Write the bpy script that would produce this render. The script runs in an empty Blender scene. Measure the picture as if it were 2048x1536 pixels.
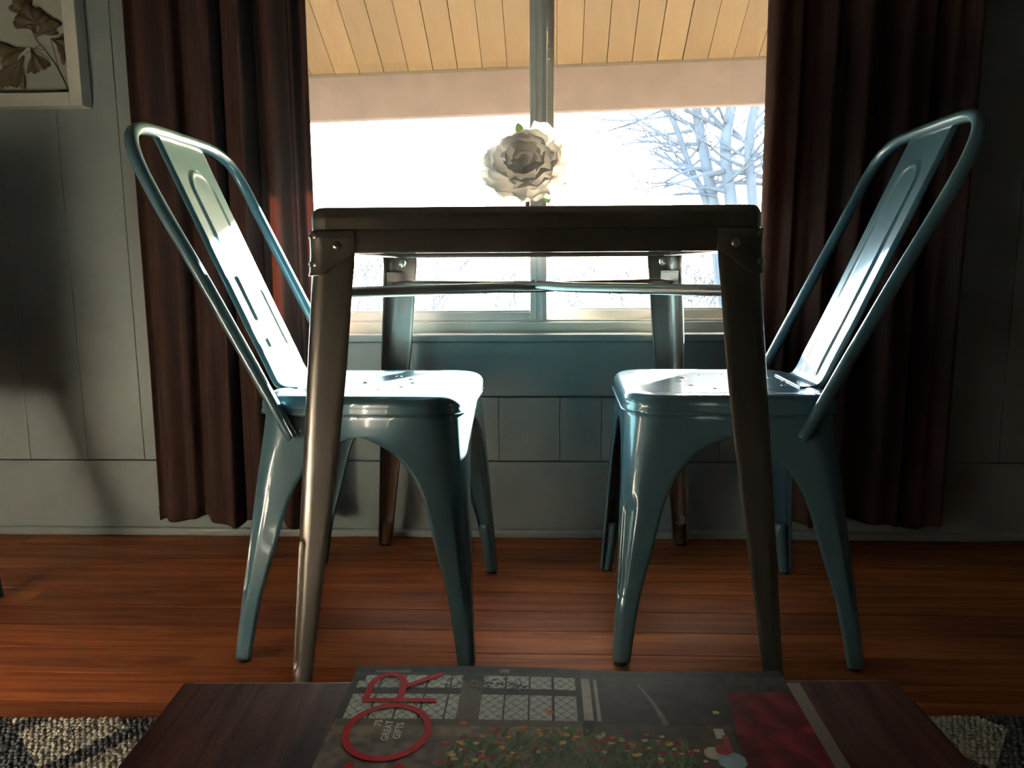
import bpy, bmesh, math, random
import numpy as np
from mathutils import Vector, Matrix

# ------------------------------------------------------------------ camera, sky, sun, exposure
scene = bpy.context.scene
COL = scene.collection
CAM_H, FPX, PITCH, YAW, ROLL = 0.6598, 1551.1, 0.1508, 0.0419, -0.0067
cam_data = bpy.data.cameras.new('camera')
cam = bpy.data.objects.new('camera', cam_data)
COL.objects.link(cam)
cam_data.sensor_fit = 'HORIZONTAL'
cam_data.sensor_width = 36.0
cam_data.lens = 36.0 * FPX / 2048.0
cam_data.clip_start = 0.02
cam_data.clip_end = 400.0
cam.matrix_world = (Matrix.Translation((0, 0, CAM_H)) @ Matrix.Rotation(YAW, 4, 'Z')
                    @ Matrix.Rotation(math.pi / 2 - PITCH, 4, 'X') @ Matrix.Rotation(ROLL, 4, 'Z'))
scene.camera = cam

SUN_AZ, SUN_EL = math.radians(34.5), math.radians(14.5)
world = bpy.data.worlds.new('sky')
scene.world = world
world.use_nodes = True
wn = world.node_tree
wn.nodes.clear()
w_out = wn.nodes.new('ShaderNodeOutputWorld')
w_bg = wn.nodes.new('ShaderNodeBackground')
w_sky = wn.nodes.new('ShaderNodeTexSky')
w_sky.sky_type = 'NISHITA'
w_sky.sun_disc = False
w_sky.sun_elevation = SUN_EL
w_sky.sun_rotation = SUN_AZ
w_sky.air_density = 1.0
w_sky.dust_density = 1.0
w_sky.ozone_density = 1.0
w_bg.inputs['Strength'].default_value = 1.2
wn.links.new(w_sky.outputs[0], w_bg.inputs['Color'])
wn.links.new(w_bg.outputs[0], w_out.inputs['Surface'])

sun_data = bpy.data.lights.new('sun', 'SUN')
sun_data.energy = 90.0
sun_data.angle = math.radians(0.7)
sun_data.color = (1.0, 0.93, 0.82)
sun = bpy.data.objects.new('sun', sun_data)
COL.objects.link(sun)
sun_dir = Vector((math.sin(SUN_AZ) * math.cos(SUN_EL), math.cos(SUN_AZ) * math.cos(SUN_EL), math.sin(SUN_EL)))
sun.rotation_euler = sun_dir.to_track_quat('Z', 'Y').to_euler()
sun.location = sun_dir * 30

vs = scene.view_settings
vs.view_transform = 'Standard'
vs.look = 'None'
vs.gamma = 1.0
vs.use_curve_mapping = False
vs.exposure = 2.1
scene.cycles.use_denoising = True
scene.cycles.max_bounces = 10
scene.cycles.diffuse_bounces = 6
scene.cycles.transparent_max_bounces = 16
scene.cycles.sample_clamp_indirect = 8.0
scene.cycles.caustics_reflective = False
scene.cycles.caustics_refractive = False

rng = random.Random(7)
nrng = np.random.default_rng(11)

# ------------------------------------------------------------------ materials
def mat(name, base=(.5, .5, .5), rough=.5, metal=0.0, coat=0.0, coat_rough=.05, trans=0.0, spec=0.5):
    m = bpy.data.materials.new(name)
    m.use_nodes = True
    b = m.node_tree.nodes['Principled BSDF']
    b.inputs['Base Color'].default_value = (*base, 1)
    b.inputs['Roughness'].default_value = rough
    b.inputs['Metallic'].default_value = metal
    b.inputs['Coat Weight'].default_value = coat
    b.inputs['Coat Roughness'].default_value = coat_rough
    b.inputs['Specular IOR Level'].default_value = spec
    return m

class NT:
    """small helper to write node graphs"""
    def __init__(s, m):
        s.m = m; s.t = m.node_tree; s.b = s.t.nodes['Principled BSDF']
    def n(s, typ, **kw):
        nd = s.t.nodes.new(typ)
        for k, v in kw.items():
            setattr(nd, k, v)
        return nd
    def l(s, a, b): s.t.links.new(a, b)
    def coords(s, scale=(1, 1, 1), kind='Object', rot=(0, 0, 0)):
        tc = s.n('ShaderNodeTexCoord'); mp = s.n('ShaderNodeMapping')
        mp.inputs['Scale'].default_value = scale
        mp.inputs['Rotation'].default_value = rot
        s.l(tc.outputs[kind], mp.inputs['Vector'])
        return mp.outputs[0]
    def noise(s, vec, scale=5, detail=4, rough=.55, dist=0):
        nd = s.n('ShaderNodeTexNoise')
        nd.inputs['Scale'].default_value = scale
        nd.inputs['Detail'].default_value = detail
        nd.inputs['Roughness'].default_value = rough
        nd.inputs['Distortion'].default_value = dist
        s.l(vec, nd.inputs['Vector'])
        return nd.outputs['Fac']
    def ramp(s, fac, stops):
        nd = s.n('ShaderNodeValToRGB')
        e = nd.color_ramp.elements
        while len(e) < len(stops): e.new(.5)
        for i, (p, c) in enumerate(stops):
            e[i].position = p
            e[i].color = (*c, 1) if len(c) == 3 else c
        s.l(fac, nd.inputs[0])
        return nd.outputs[0]
    def math(s, op, a, b=None, clamp=False):
        nd = s.n('ShaderNodeMath', operation=op, use_clamp=clamp)
        for i, v in enumerate((a, b)):
            if v is None: continue
            if isinstance(v, (int, float)): nd.inputs[i].default_value = v
            else: s.l(v, nd.inputs[i])
        return nd.outputs[0]
    def mix(s, fac, a, b, blend='MIX'):
        nd = s.n('ShaderNodeMix', data_type='RGBA', blend_type=blend)
        for i, v in ((0, fac), (6, a), (7, b)):
            if isinstance(v, (int, float)): nd.inputs[i].default_value = v
            elif isinstance(v, tuple): nd.inputs[i].default_value = (*v, 1)
            else: s.l(v, nd.inputs[i])
        return nd.outputs[2]
    def color(s, c): s.l(c, s.b.inputs['Base Color'])
    def rough(s, c): s.l(c, s.b.inputs['Roughness'])
    def bump(s, h, strength=.3, dist=.002):
        nd = s.n('ShaderNodeBump')
        nd.inputs['Strength'].default_value = strength
        nd.inputs['Distance'].default_value = dist
        s.l(h, nd.inputs['Height'])
        s.l(nd.outputs[0], s.b.inputs['Normal'])
    def objrand(s):
        return s.n('ShaderNodeObjectInfo').outputs['Random']
    def translucent(s, col, fac):
        out = s.t.nodes['Material Output']
        tr = s.n('ShaderNodeBsdfTranslucent')
        if isinstance(col, tuple): tr.inputs['Color'].default_value = (*col, 1)
        else: s.l(col, tr.inputs['Color'])
        mx = s.n('ShaderNodeMixShader'); mx.inputs[0].default_value = fac
        s.l(s.b.outputs[0], mx.inputs[1]); s.l(tr.outputs[0], mx.inputs[2])
        s.l(mx.outputs[0], out.inputs['Surface'])

def paint_mat(name, base, rough=.55, var=.12, bump=.25):
    m = mat(name, base, rough); k = NT(m)
    v = k.coords()
    f = k.noise(v, 9, 5)
    d = tuple(c * (1 - var) for c in base); u = tuple(min(1, c * (1 + var)) for c in base)
    k.color(k.ramp(f, [(.3, d), (.7, u)]))
    g = k.noise(v, 60, 6, .7)
    k.bump(g, bump, .002)
    return m

M = {}
M['wall'] = paint_mat('wall_paint', (.285, .318, .308), .4, .07, .35)
M['wall_plain'] = paint_mat('room_paint', (.15, .165, .16), .6)
M['ceiling'] = paint_mat('ceiling_paint', (.36, .36, .34), .7)
M['cream'] = paint_mat('cream_paint', (.88, .84, .72), .45, .08, .3)
M['vinyl'] = mat('window_vinyl', (.86, .84, .79), .35)
M['vinyl_grey'] = mat('window_grey_vinyl', (.66, .63, .59), .4)  # greyer vinyl for the track, beads, stile groove and lip
M['latch'] = mat('latch_metal', (.86, .82, .72), .3)
M['black'] = mat('black_lacquer', (.012, .012, .013), .35)
M['rubber'] = mat('rubber', (.01, .01, .01), .7)
M['white_frame'] = paint_mat('white_wood', (.66, .63, .54), .5, .05, .2)
M['mat_board'] = paint_mat('mat_board', (.82, .78, .68), .8, .04, .1)
M['leaf_dry'] = paint_mat('dry_leaf', (.22, .145, .085), .8, .35, .5)
M['rod'] = mat('rod_metal', (.05, .04, .035), .35, .8)

def floor_mat():
    m = mat('pine_floor', (.3, .12, .05), .45, spec=.3); k = NT(m)
    tc = k.n('ShaderNodeTexCoord')
    r = k.objrand()
    off = k.n('ShaderNodeCombineXYZ'); k.l(k.math('MULTIPLY', r, 37.0), off.inputs[0]); k.l(k.math('MULTIPLY', r, 11.0), off.inputs[1])
    ad = k.n('ShaderNodeVectorMath', operation='ADD'); k.l(tc.outputs['Object'], ad.inputs[0]); k.l(off.outputs[0], ad.inputs[1])
    mp = k.n('ShaderNodeMapping'); mp.inputs['Scale'].default_value = (1.1, 17, 5); k.l(ad.outputs[0], mp.inputs[0])
    g1 = k.noise(mp.outputs[0], 2.2, 6, .62, 1.1)
    mp2 = k.n('ShaderNodeMapping'); mp2.inputs['Scale'].default_value = (2.5, 110, 10); k.l(ad.outputs[0], mp2.inputs[0])
    g2 = k.noise(mp2.outputs[0], 2.0, 4, .6, .3)
    c1 = k.ramp(g1, [(.22, (.10, .022, .009)), (.42, (.34, .092, .032)), (.58, (.54, .165, .055)), (.8, (.70, .27, .095))])
    c2 = k.mix(k.math('MULTIPLY', g2, .55), c1, (.16, .042, .014))
    tint = k.ramp(r, [(0, (.60, .52, .52)), (.5, (1.0, .95, .9)), (1, (1.3, 1.15, 1.0))])
    k.color(k.mix(1.0, c2, tint, 'MULTIPLY'))
    k.rough(k.ramp(g1, [(.2, (.6,) * 3), (.8, (.42,) * 3)]))
    k.bump(k.math('ADD', g2, g1), .25, .0015)
    return m
M['floor'] = floor_mat()

def darkwood_mat():
    m = mat('dark_stained_wood', (.05, .02, .012), .45, spec=.06); k = NT(m)
    v = k.coords((42, 3.2, 6))
    g = k.noise(v, 2.0, 6, .62, .8)
    k.color(k.ramp(g, [(.28, (.036, .010, .007)), (.5, (.092, .026, .016)), (.75, (.165, .055, .032))]))
    v2 = k.coords((1, 1, 1))
    s = k.noise(v2, 55, 6, .75)
    k.rough(k.ramp(s, [(.35, (.34,) * 3), (.7, (.6,) * 3)]))
    k.bump(k.math('ADD', g, k.math('MULTIPLY', s, .8)), .35, .0012)
    return m
M['darkwood'] = darkwood_mat()

def chair_mat():
    m = mat('teal_enamel', (.082, .178, .22), .3, coat=.9, coat_rough=.05); k = NT(m)
    v = k.coords()
    f = k.noise(v, 14, 4)
    k.color(k.ramp(f, [(.3, (.074, .165, .205)), (.7, (.090, .190, .235))]))
    k.bump(k.noise(v, 26, 2, .4), .06, .002)
    return m
M['chair'] = chair_mat()

def gun_mat():
    m = mat('gunmetal', (.42, .36, .30), .32, 1.0, coat=.5, coat_rough=.12); k = NT(m)
    v = k.coords((60, 60, 3))
    f = k.noise(v, 6, 4, .6)
    k.color(k.ramp(f, [(.25, (.26, .228, .205)), (.75, (.30, .265, .24))]))
    k.rough(k.ramp(f, [(.2, (.28,) * 3), (.8, (.42,) * 3)]))
    return m
M['gun'] = gun_mat()
M['bolt'] = mat('bolt_steel', (.45, .42, .38), .3, 1.0)

def curtain_mat():
    m = mat('brown_curtain', (.075, .03, .022), .8, spec=.2); k = NT(m)
    v = k.coords((260, 260, 9), 'Object')
    f = k.noise(v, 1.0, 3, .6)
    h = k.coords((12, 12, 420), 'Object')
    f2 = k.noise(h, 1.0, 2, .6)
    c = k.ramp(f, [(.3, (.060, .029, .024)), (.7, (.120, .060, .048))])
    c = k.mix(k.math('MULTIPLY', f2, .5), c, (.052, .026, .021))
    k.color(c)
    k.bump(k.math('ADD', f, f2), .5, .0008)
    k.translucent((.24, .105, .075), .17)
    return m
M['curtain'] = curtain_mat()

def glass_mat():
    m = bpy.data.materials.new('window_glass'); m.use_nodes = True
    t = m.node_tree; t.nodes.clear()
    o = t.nodes.new('ShaderNodeOutputMaterial')
    tr = t.nodes.new('ShaderNodeBsdfTransparent'); tr.inputs[0].default_value = (.95, .97, .96, 1)
    gl = t.nodes.new('ShaderNodeBsdfGlossy'); gl.inputs['Roughness'].default_value = .02
    fr = t.nodes.new('ShaderNodeFresnel'); fr.inputs[0].default_value = 1.45
    mx = t.nodes.new('ShaderNodeMixShader')
    t.links.new(fr.outputs[0], mx.inputs[0]); t.links.new(tr.outputs[0], mx.inputs[1]); t.links.new(gl.outputs[0], mx.inputs[2])
    t.links.new(mx.outputs[0], o.inputs[0])
    return m
M['glass'] = glass_mat()

def soffit_mat():
    m = mat('ochre_soffit', (.55, .36, .16), .7); k = NT(m)
    v = k.coords((9, 1.2, 3))
    f = k.noise(v, 3, 6, .65, .6)
    w = k.coords((30, 5, 9))
    crack = k.noise(w, 2.2, 6, .75, 1.0)
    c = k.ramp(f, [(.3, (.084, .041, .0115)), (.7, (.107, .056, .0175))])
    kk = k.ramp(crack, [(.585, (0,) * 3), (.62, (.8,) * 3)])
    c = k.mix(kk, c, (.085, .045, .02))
    r = k.objrand()
    c = k.mix(1.0, c, k.ramp(r, [(0, (.88, .87, .84)), (1, (1.08, 1.08, 1.06))]), 'MULTIPLY')
    k.color(c)
    k.bump(crack, .3, .003)
    return m
M['soffit'] = soffit_mat()
M['fascia'] = paint_mat('fascia_paint', (.094, .056, .040), .7, .12, .4)
M['gap'] = mat('dark_gap', (.07, .045, .025), .9)
M['ground'] = paint_mat('winter_ground', (.075, .07, .064), .9, .15, .3)
M['bark'] = paint_mat('pale_bark', (.09, .10, .12), .9, .12, .5)
M['twig'] = paint_mat('pale_twig', (.09, .095, .10), .9, .1, .2)
M['snag'] = paint_mat('tan_snag', (.80, .66, .46), .9, .2, .5)

def petal_mat():
    m = mat('petal_silk', (.66, .65, .66), .6); k = NT(m)
    v = k.coords((30, 30, 30))
    f = k.noise(v, 1, 3)
    c = k.ramp(f, [(.3, (.86, .85, .88)), (.7, (.92, .90, .89))])
    k.color(c); k.translucent((.93, .92, .92), .68)
    return m
M['petal'] = petal_mat()
M['stem'] = mat('brown_stem', (.06, .035, .04), .6)
M['leaf'] = mat('green_leaf', (.06, .10, .05), .5); NT(M['leaf']).translucent((.12, .20, .08), .25)
M['vase'] = mat('glazed_ceramic', (.5, .5, .48), .2)
M['red_ink'] = mat('red_ink', (.70, .018, .026), .5, spec=.03)
M['white_ink'] = mat('white_ink', (.85, .84, .82), .5, spec=.03)
M['paper'] = paint_mat('magazine_paper', (.42, .36, .28), .5, .06, .1)
M['tan_cover'] = paint_mat('tan_cover', (.23, .155, .095), .4, .1, .1)

def rug_mat():
    m = mat('rug_wool', (.6, .54, .46), .95, spec=.1); k = NT(m)
    tc = k.n('ShaderNodeTexCoord')
    sp = k.n('ShaderNodeSeparateXYZ'); k.l(tc.outputs['Object'], sp.inputs[0])
    x, y = sp.outputs[0], sp.outputs[1]
    def band(sx, sy, per, w):
        s = k.math('ADD', k.math('MULTIPLY', x, sx), k.math('MULTIPLY', y, sy))
        fr = k.math('FRACT', k.math('DIVIDE', s, per))
        return k.math('LESS_THAN', fr, w / per)
    a = band(.72, .69, .150, .034); b = band(-.78, .62, .140, .030)
    f = k.math('MAXIMUM', a, b)
    n1 = k.noise(tc.outputs['Object'], 160, 3)
    cream = k.ramp(n1, [(.3, (.50, .43, .36)), (.7, (.74, .67, .58))])
    grey = k.ramp(n1, [(.3, (.12, .12, .13)), (.7, (.21, .21, .22))])
    k.color(k.mix(f, cream, grey))
    k.bump(k.noise(tc.outputs['Object'], 140, 2), .8, .006)
    return m
M['rug'] = rug_mat()

# ------------------------------------------------------------------ mesh helpers
class MB:
    """collects vertices and faces of one mesh"""
    def __init__(s): s.v = []; s.f = []
    def add(s, vs, fs):
        o = len(s.v); s.v += [tuple(p) for p in vs]; s.f += [tuple(i + o for i in f) for f in fs]
        return s
    def box(s, x0, x1, y0, y1, z0, z1):
        return s.add([(x0, y0, z0), (x1, y0, z0), (x1, y1, z0), (x0, y1, z0), (x0, y0, z1), (x1, y0, z1), (x1, y1, z1), (x0, y1, z1)],
                     [(0, 3, 2, 1), (4, 5, 6, 7), (0, 1, 5, 4), (1, 2, 6, 5), (2, 3, 7, 6), (3, 0, 4, 7)])
    def grid(s, rows, close=False, cap0=False, cap1=False):
        """rows: list of equally long lists of points"""
        n = len(rows[0]); o = len(s.v)
        for r in rows: s.v += [tuple(p) for p in r]
        m = n if close else n - 1
        for i in range(len(rows) - 1):
            for j in range(m):
                a = o + i * n + j; b = o + i * n + (j + 1) % n
                s.f.append((a, b, b + n, a + n))
        if cap0: s.f.append(tuple(o + j for j in range(n))[::-1])
        if cap1: s.f.append(tuple(o + (len(rows) - 1) * n + j for j in range(n)))
        return s
    def tube(s, pts, rad, seg=12, cap=True, flat=None):
        pts = [Vector(p) for p in pts]
        rows = []; up = None
        for i, p in enumerate(pts):
            t = (pts[min(i + 1, len(pts) - 1)] - pts[max(i - 1, 0)]).normalized()
            if up is None:
                up = Vector((0, 0, 1)) if abs(t.z) < .95 else Vector((1, 0, 0))
            a = t.cross(up)
            a = a.normalized(); b = a.cross(t).normalized(); up = b
            r = rad[i] if isinstance(rad, (list, tuple)) else rad
            fl = flat[i] if flat else 1.0
            rows.append([p + a * (math.cos(q) * r) + b * (math.sin(q) * r * fl) for q in [2 * math.pi * j / seg for j in range(seg)]])
        return s.grid(rows, True, cap, cap)
    def lathe(s, prof, seg=24, c=(0, 0, 0)):
        rows = [[(c[0] + r * math.cos(2 * math.pi * j / seg), c[1] + r * math.sin(2 * math.pi * j / seg), c[2] + z) for j in range(seg)] for r, z in prof]
        return s.grid(rows, True, True, True)
    def xform(s, mtx):
        s.v = [tuple(mtx @ Vector(p)) for p in s.v]; return s
    def mesh(s, name, material, smooth=None):
        me = bpy.data.meshes.new(name)
        me.from_pydata(s.v, [], s.f)
        me.validate()
        bm = bmesh.new(); bm.from_mesh(me); bmesh.ops.recalc_face_normals(bm, faces=bm.faces); bm.to_mesh(me); bm.free()
        if material: me.materials.append(material)
        if smooth is not None:
            me.polygons.foreach_set('use_smooth', [True] * len(me.polygons))
            me.set_sharp_from_angle(angle=math.radians(smooth))
        return me
    def build(s, name, material, parent=None, smooth=None):
        return link(name, s.mesh(name, material, smooth), parent)

def link(name, me, parent=None):
    o = bpy.data.objects.new(name, me)
    COL.objects.link(o)
    if parent is not None: o.parent = parent
    return o
def tag(o, label=None, cat=None, group=None, kind=None):
    if label: o['label'] = label
    if cat: o['category'] = cat
    if group: o['group'] = group
    if kind: o['kind'] = kind
    return o
def thing(name, label, cat, loc=(0, 0, 0), rz=0.0, group=None):
    o = link(name, None); o.location = loc; o.rotation_euler = (0, 0, rz)
    return tag(o, label, cat, group)
def struct(o): o['kind'] = 'structure'; return o
def bevel(o, w=.003, seg=2):
    md = o.modifiers.new('bevel', 'BEVEL'); md.width = w; md.segments = seg; md.limit_method = 'ANGLE'; md.angle_limit = math.radians(40)
    return o
def solid(o, t=.0015, off=0.0):
    md = o.modifiers.new('thickness', 'SOLIDIFY'); md.thickness = t; md.offset = off
    return o
def box(name, x0, x1, y0, y1, z0, z1, m, parent=None, bev=0):
    o = MB().box(x0, x1, y0, y1, z0, z1).build(name, m, parent)
    if bev: bevel(o, bev)
    return o
def catmull(pts, n=8):
    pts = [Vector(p) for p in pts]; out = []
    for i in range(len(pts) - 1):
        p0 = pts[max(i - 1, 0)]; p1 = pts[i]; p2 = pts[i + 1]; p3 = pts[min(i + 2, len(pts) - 1)]
        for k in range(n):
            t = k / n
            out.append(.5 * ((2 * p1) + (p2 - p0) * t + (2 * p0 - 5 * p1 + 4 * p2 - p3) * t * t + (3 * p1 - p0 - 3 * p2 + p3) * t ** 3))
    out.append(pts[-1])
    return out
def copy_tree(o, parent=None):
    c = o.copy(); COL.objects.link(c); c.parent = parent
    for ch in list(o.children): copy_tree(ch, c)
    return c
def smooth01(t): t = max(0., min(1., t)); return t * t * (3 - 2 * t)

# ------------------------------------------------------------------ the room
WY = 1.835          # inner face of the window wall
WT = .15            # its thickness
XL, XR, YB, ZC = -2.05, 2.2, -3.0, 2.35
WX0, WX1, WZ0, WZ1 = -.62, .62, .50, 1.95     # window opening

fl = struct(box('floor', XL - .1, XR + .1, YB - .1, WY + .02, -.12, -.02, M['gap']))
PW = .0835
y = WY
row = 0
while y > -.6:
    y1 = y; y0 = y - PW
    x = XL + rng.uniform(-1.6, -.2); x = max(x, XL)
    cuts = [XL]
    if rng.random() < .6: cuts.append(rng.uniform(XL + .3, -1.02))
    if rng.random() < .6: cuts.append(rng.uniform(1.05, XR - .3))
    cuts.append(XR)
    for a, b in zip(cuts[:-1], cuts[1:]):
        o = MB().box(-(b - a) / 2 + .0006, (b - a) / 2 - .0006, -PW / 2 + .0011, PW / 2 - .0011, -.02, 0.0).build('floor_board', M['floor'], fl)
        o.location = ((a + b) / 2, (y0 + y1) / 2, 0)
    y = y0; row += 1
o = MB().box(XL, XR, YB, y, -.02, -.001).build('floor_area', M['floor'], fl)

struct(box('ceiling', XL - .1, XR + .1, YB - .1, WY + WT, ZC, ZC + .1, M['ceiling']))
struct(box('wall_left', XL - .1, XL, YB - .1, WY, 0, ZC, M['ceiling']))
struct(box('wall_right', XR, XR + .1, YB - .1, WY, 0, ZC, M['wall_plain']))
struct(box('wall_rear', XL, XR, YB - .1, YB, 0, ZC, M['wall_plain']))
# window wall with its opening, then the panelling on it
wb = MB()
wb.box(XL, WX0, WY + .012, WY + WT, -.02, ZC); wb.box(WX1, XR, WY + .012, WY + WT, -.02, ZC)
wb.box(WX0, WX1, WY + .012, WY + WT, -.02, WZ0 - .02); wb.box(WX0, WX1, WY + .012, WY + WT, WZ1, ZC)
wall = struct(wb.build('wall_window', M['wall_plain']))
def panel(x0, x1, z0, z1, name='panel_board', yo=0.0, bev=.0012):
    o = MB().box(x0, x1, WY - yo, WY + .014, z0, z1).build(name, M['wall'], wall)
    bevel(o, bev, 2); return o
ZB = .1915          # top of the wide base board
edges_l = [XL]
gx = [-1.865, -1.72, -1.575, -1.428, -1.281, -1.135, -.99, -.845, -.70]
prev = XL
for g in gx:
    panel(prev + .0005, g - .0005, ZB, ZC); prev = g
panel(prev + .0008, WX0 - .075, ZB, ZC)
prev = WX1 + .075
for g in (.75, .93, 1.075, 1.22, 1.365, 1.51, 1.66, 1.80, 1.95, 2.1, XR):
    panel(prev + .0005, g - .0005, ZB, ZC); prev = g
prev = WX0 - .075
for g in (-.55, -.40, -.255, -.109, .038, .138, .283, .42, .565, WX1 + .075):
    panel(prev + .0005, g - .0005, ZB, .348); prev = g
panel(XL, WX0 - .075, .0, ZB - .002, 'base_board', .004)
panel(WX0 - .075, WX1 + .075, .0, ZB - .0025, 'base_board', .003)
panel(WX1 + .075, XR, .0, ZB - .002, 'base_board', .004)
struct(bevel(MB().box(XL, XR, WY - .018, WY - .002, 0, .021).build('baseboard_window', M['wall']), .006, 3))

# window trim : apron board, stool, casings, head
trims = [
    ('trim_1', WX0 - .07, WX1 + .07, WY - .010, WY + .014, .3525, .4835, M['wall']),
    ('trim_2', WX0 - .07, WX1 + .07, WY - .024, WY + .03, .484, .5015, M['wall']),
    ('trim_3', WX0 - .075, WX0 + .005, WY - .014, WY + .014, .502, WZ1 + .09, M['wall']),
    ('trim_4', WX1 - .005, WX1 + .075, WY - .014, WY + .014, .502, WZ1 + .09, M['wall']),
    ('trim_5', WX0 + .005, WX1 - .005, WY - .014, WY + .014, WZ1 - .005, WZ1 + .09, M['wall']),
]
for n_, *b_, m_ in trims: struct(box(n_, *b_, m_, bev=.003))
# the slider window itself
win = link('window_1', None); win.location = (0, WY, 0); win['kind'] = 'structure'
def wpart(name, x0, x1, y0, y1, z0, z1, m, bev=.002, parent=win):
    return box(name, x0, x1, y0, y1, z0, z1, m, parent, bev)
ZS = .527
wpart('sill', WX0, WX1, .031, .15, .482, ZS, M['cream'], .003)
wpart('jamb', WX0, WX0 + .03, .032, .148, ZS, WZ1, M['vinyl'])
wpart('jamb', WX1 - .03, WX1, .032, .148, ZS, WZ1, M['vinyl'])
wpart('head', WX0 + .03, WX1 - .03, .032, .148, WZ1 - .03, WZ1, M['vinyl'])
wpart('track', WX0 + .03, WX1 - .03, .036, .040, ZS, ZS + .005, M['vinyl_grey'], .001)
def sash(x0, x1, y0, y1, sl, sr, z0=ZS + .002, z1=WZ1 - .032, bot=.021):
    e = link('sash', None, win)
    box('stile', x0, x0 + sl, y0, y1, z0, z1, M['vinyl'], e, .002)
    box('stile', x1 - sr, x1, y0, y1, z0, z1, M['vinyl'], e, .002)
    box('rail', x0 + sl, x1 - sr, y0, y1, z0, z0 + bot, M['vinyl'], e, .002)
    box('rail', x0 + sl, x1 - sr, y0, y1, z1 - bot, z1, M['vinyl'], e, .002)
    ym = (y0 + y1) / 2
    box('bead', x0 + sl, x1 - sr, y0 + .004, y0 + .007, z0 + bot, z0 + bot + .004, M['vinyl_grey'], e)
    box('pane', x0 + sl - .004, x1 - sr + .004, ym - .0015, ym + .0015, z0 + bot - .004, z1 - bot + .004, M['glass'], e)
    return e
# inner left sash (nearer the room) and outer right sash
e = sash(WX0 + .03, .0065, .044, .074, .028, .040)
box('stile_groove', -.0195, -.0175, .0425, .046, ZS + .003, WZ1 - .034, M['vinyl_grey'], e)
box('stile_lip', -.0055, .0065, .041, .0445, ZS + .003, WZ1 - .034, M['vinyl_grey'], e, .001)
sash(-.012, WX1 - .03, .080, .110, .036, .028, bot=.024)
lt = link('latch', None, win)
box('latch_plate', .0085, .0155, .070, .079, 1.16, 1.205, M['latch'], lt, .002)
MB().tube([(.009, .066, 1.20), (.0125, .061, 1.192), (.013, .060, 1.175), (.010, .064, 1.168)], .0022, 8).build('latch_lever', M['latch'], lt, 50)
box('latch_keeper', .0085, .0145, .066, .079, 1.138, 1.146, M['latch'], lt, .001)

# ------------------------------------------------------------------ outdoors: eave, ground, trees
YE = 3.1
ez = CAM_H + .2415 * YE                 # outer lower edge of the soffit, centre
SL = .58
eave = thing('roof_eave', 'ochre boarded roof eave with a brown fascia seen through the window', 'eave', (0, YE, ez))
eave.rotation_euler = (0, -math.radians(1.33), 0)
BW = .0945
sl_len = 1.16
xs0 = -2.55
mesh_board = None
gaps = [0, .0015, .003, .001]
for i in range(56):
    x0 = xs0 + i * BW
    g = gaps[rng.randrange(4)]
    if mesh_board is None:
        mb = MB()
        mb.add([(-BW / 2, 0, 0), (BW / 2, 0, 0), (BW / 2, -sl_len, SL * sl_len), (-BW / 2, -sl_len, SL * sl_len),
                (-BW / 2, 0, .02), (BW / 2, 0, .02), (BW / 2, -sl_len, SL * sl_len + .02), (-BW / 2, -sl_len, SL * sl_len + .02)],
               [(0, 3, 2, 1), (4, 5, 6, 7), (0, 1, 5, 4), (1, 2, 6, 5), (2, 3, 7, 6), (3, 0, 4, 7)])
        mesh_board = mb.mesh('soffit_board', M['soffit'])
    o = link('soffit_board', mesh_board, eave)
    o.location = (x0, 0, rng.uniform(0, .002))
    o.scale = (1 - (.012 + g * 8) * 1.0, 1, 1)
mb = MB(); a = 2.8
mb.add([(-a, .05, .025), (a, .05, .025), (a, -sl_len, SL * sl_len + .055), (-a, -sl_len, SL * sl_len + .055),
        (-a, .05, .06), (a, .05, .06), (a, -sl_len, SL * sl_len + .09), (-a, -sl_len, SL * sl_len + .09)],
       [(0, 3, 2, 1), (4, 5, 6, 7), (0, 1, 5, 4), (1, 2, 6, 5), (2, 3, 7, 6), (3, 0, 4, 7)])
mb.build('roof_deck', M['gap'], eave)
fz = -.166
bevel(MB().box(-2.8, 2.8, .002, .045, fz, .03).build('fascia', M['fascia'], eave), .004, 2)
MB().box(-2.8, 2.8, -.006, .002, -.006, .003).build('shadow_gap', M['gap'], eave)

gr = struct(MB().add([(-150, WY + WT, -.45), (150, WY + WT, -.45), (150, 300, -.9), (-150, 300, -.9)], [(0, 1, 2, 3)]).build('ground', M['ground']))
struct(MB().box(XL - .1, XR + .1, WY + WT - .02, WY + WT + .01, -.8, -.02).build('wall_foundation', M['wall_plain']))

def branch_tubes(mb, p, d, L, r, depth, rnd, minr=.004, spread=.55, kids=(2, 3)):
    n = 5; pts = [p.copy()]; rad = [r]
    q = p.copy(); dd = d.copy()
    for i in range(n):
        dd = (dd + Vector((rnd.gauss(0, .09), rnd.gauss(0, .09), rnd.gauss(.02, .06)))).normalized()
        q = q + dd * (L / n); pts.append(q.copy()); rad.append(max(minr * .6, r * (1 - .55 * (i + 1) / n)))
    mb.tube(pts, rad, 6 if r > .012 else 4)
    if depth <= 0: return
    for k in range(rnd.randint(*kids)):
        t = rnd.uniform(.35, 1.0); idx = min(n, max(1, int(t * n)))
        b = pts[idx]
        ax = Vector((rnd.gauss(0, 1), rnd.gauss(0, 1), rnd.gauss(0, .6))).normalized()
        nd = (dd + ax * spread * rnd.uniform(.7, 1.5)).normalized()
        branch_tubes(mb, b, nd, L * rnd.uniform(.55, .8), max(minr, rad[idx] * .62), depth - 1, rnd, minr, spread, kids)

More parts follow.
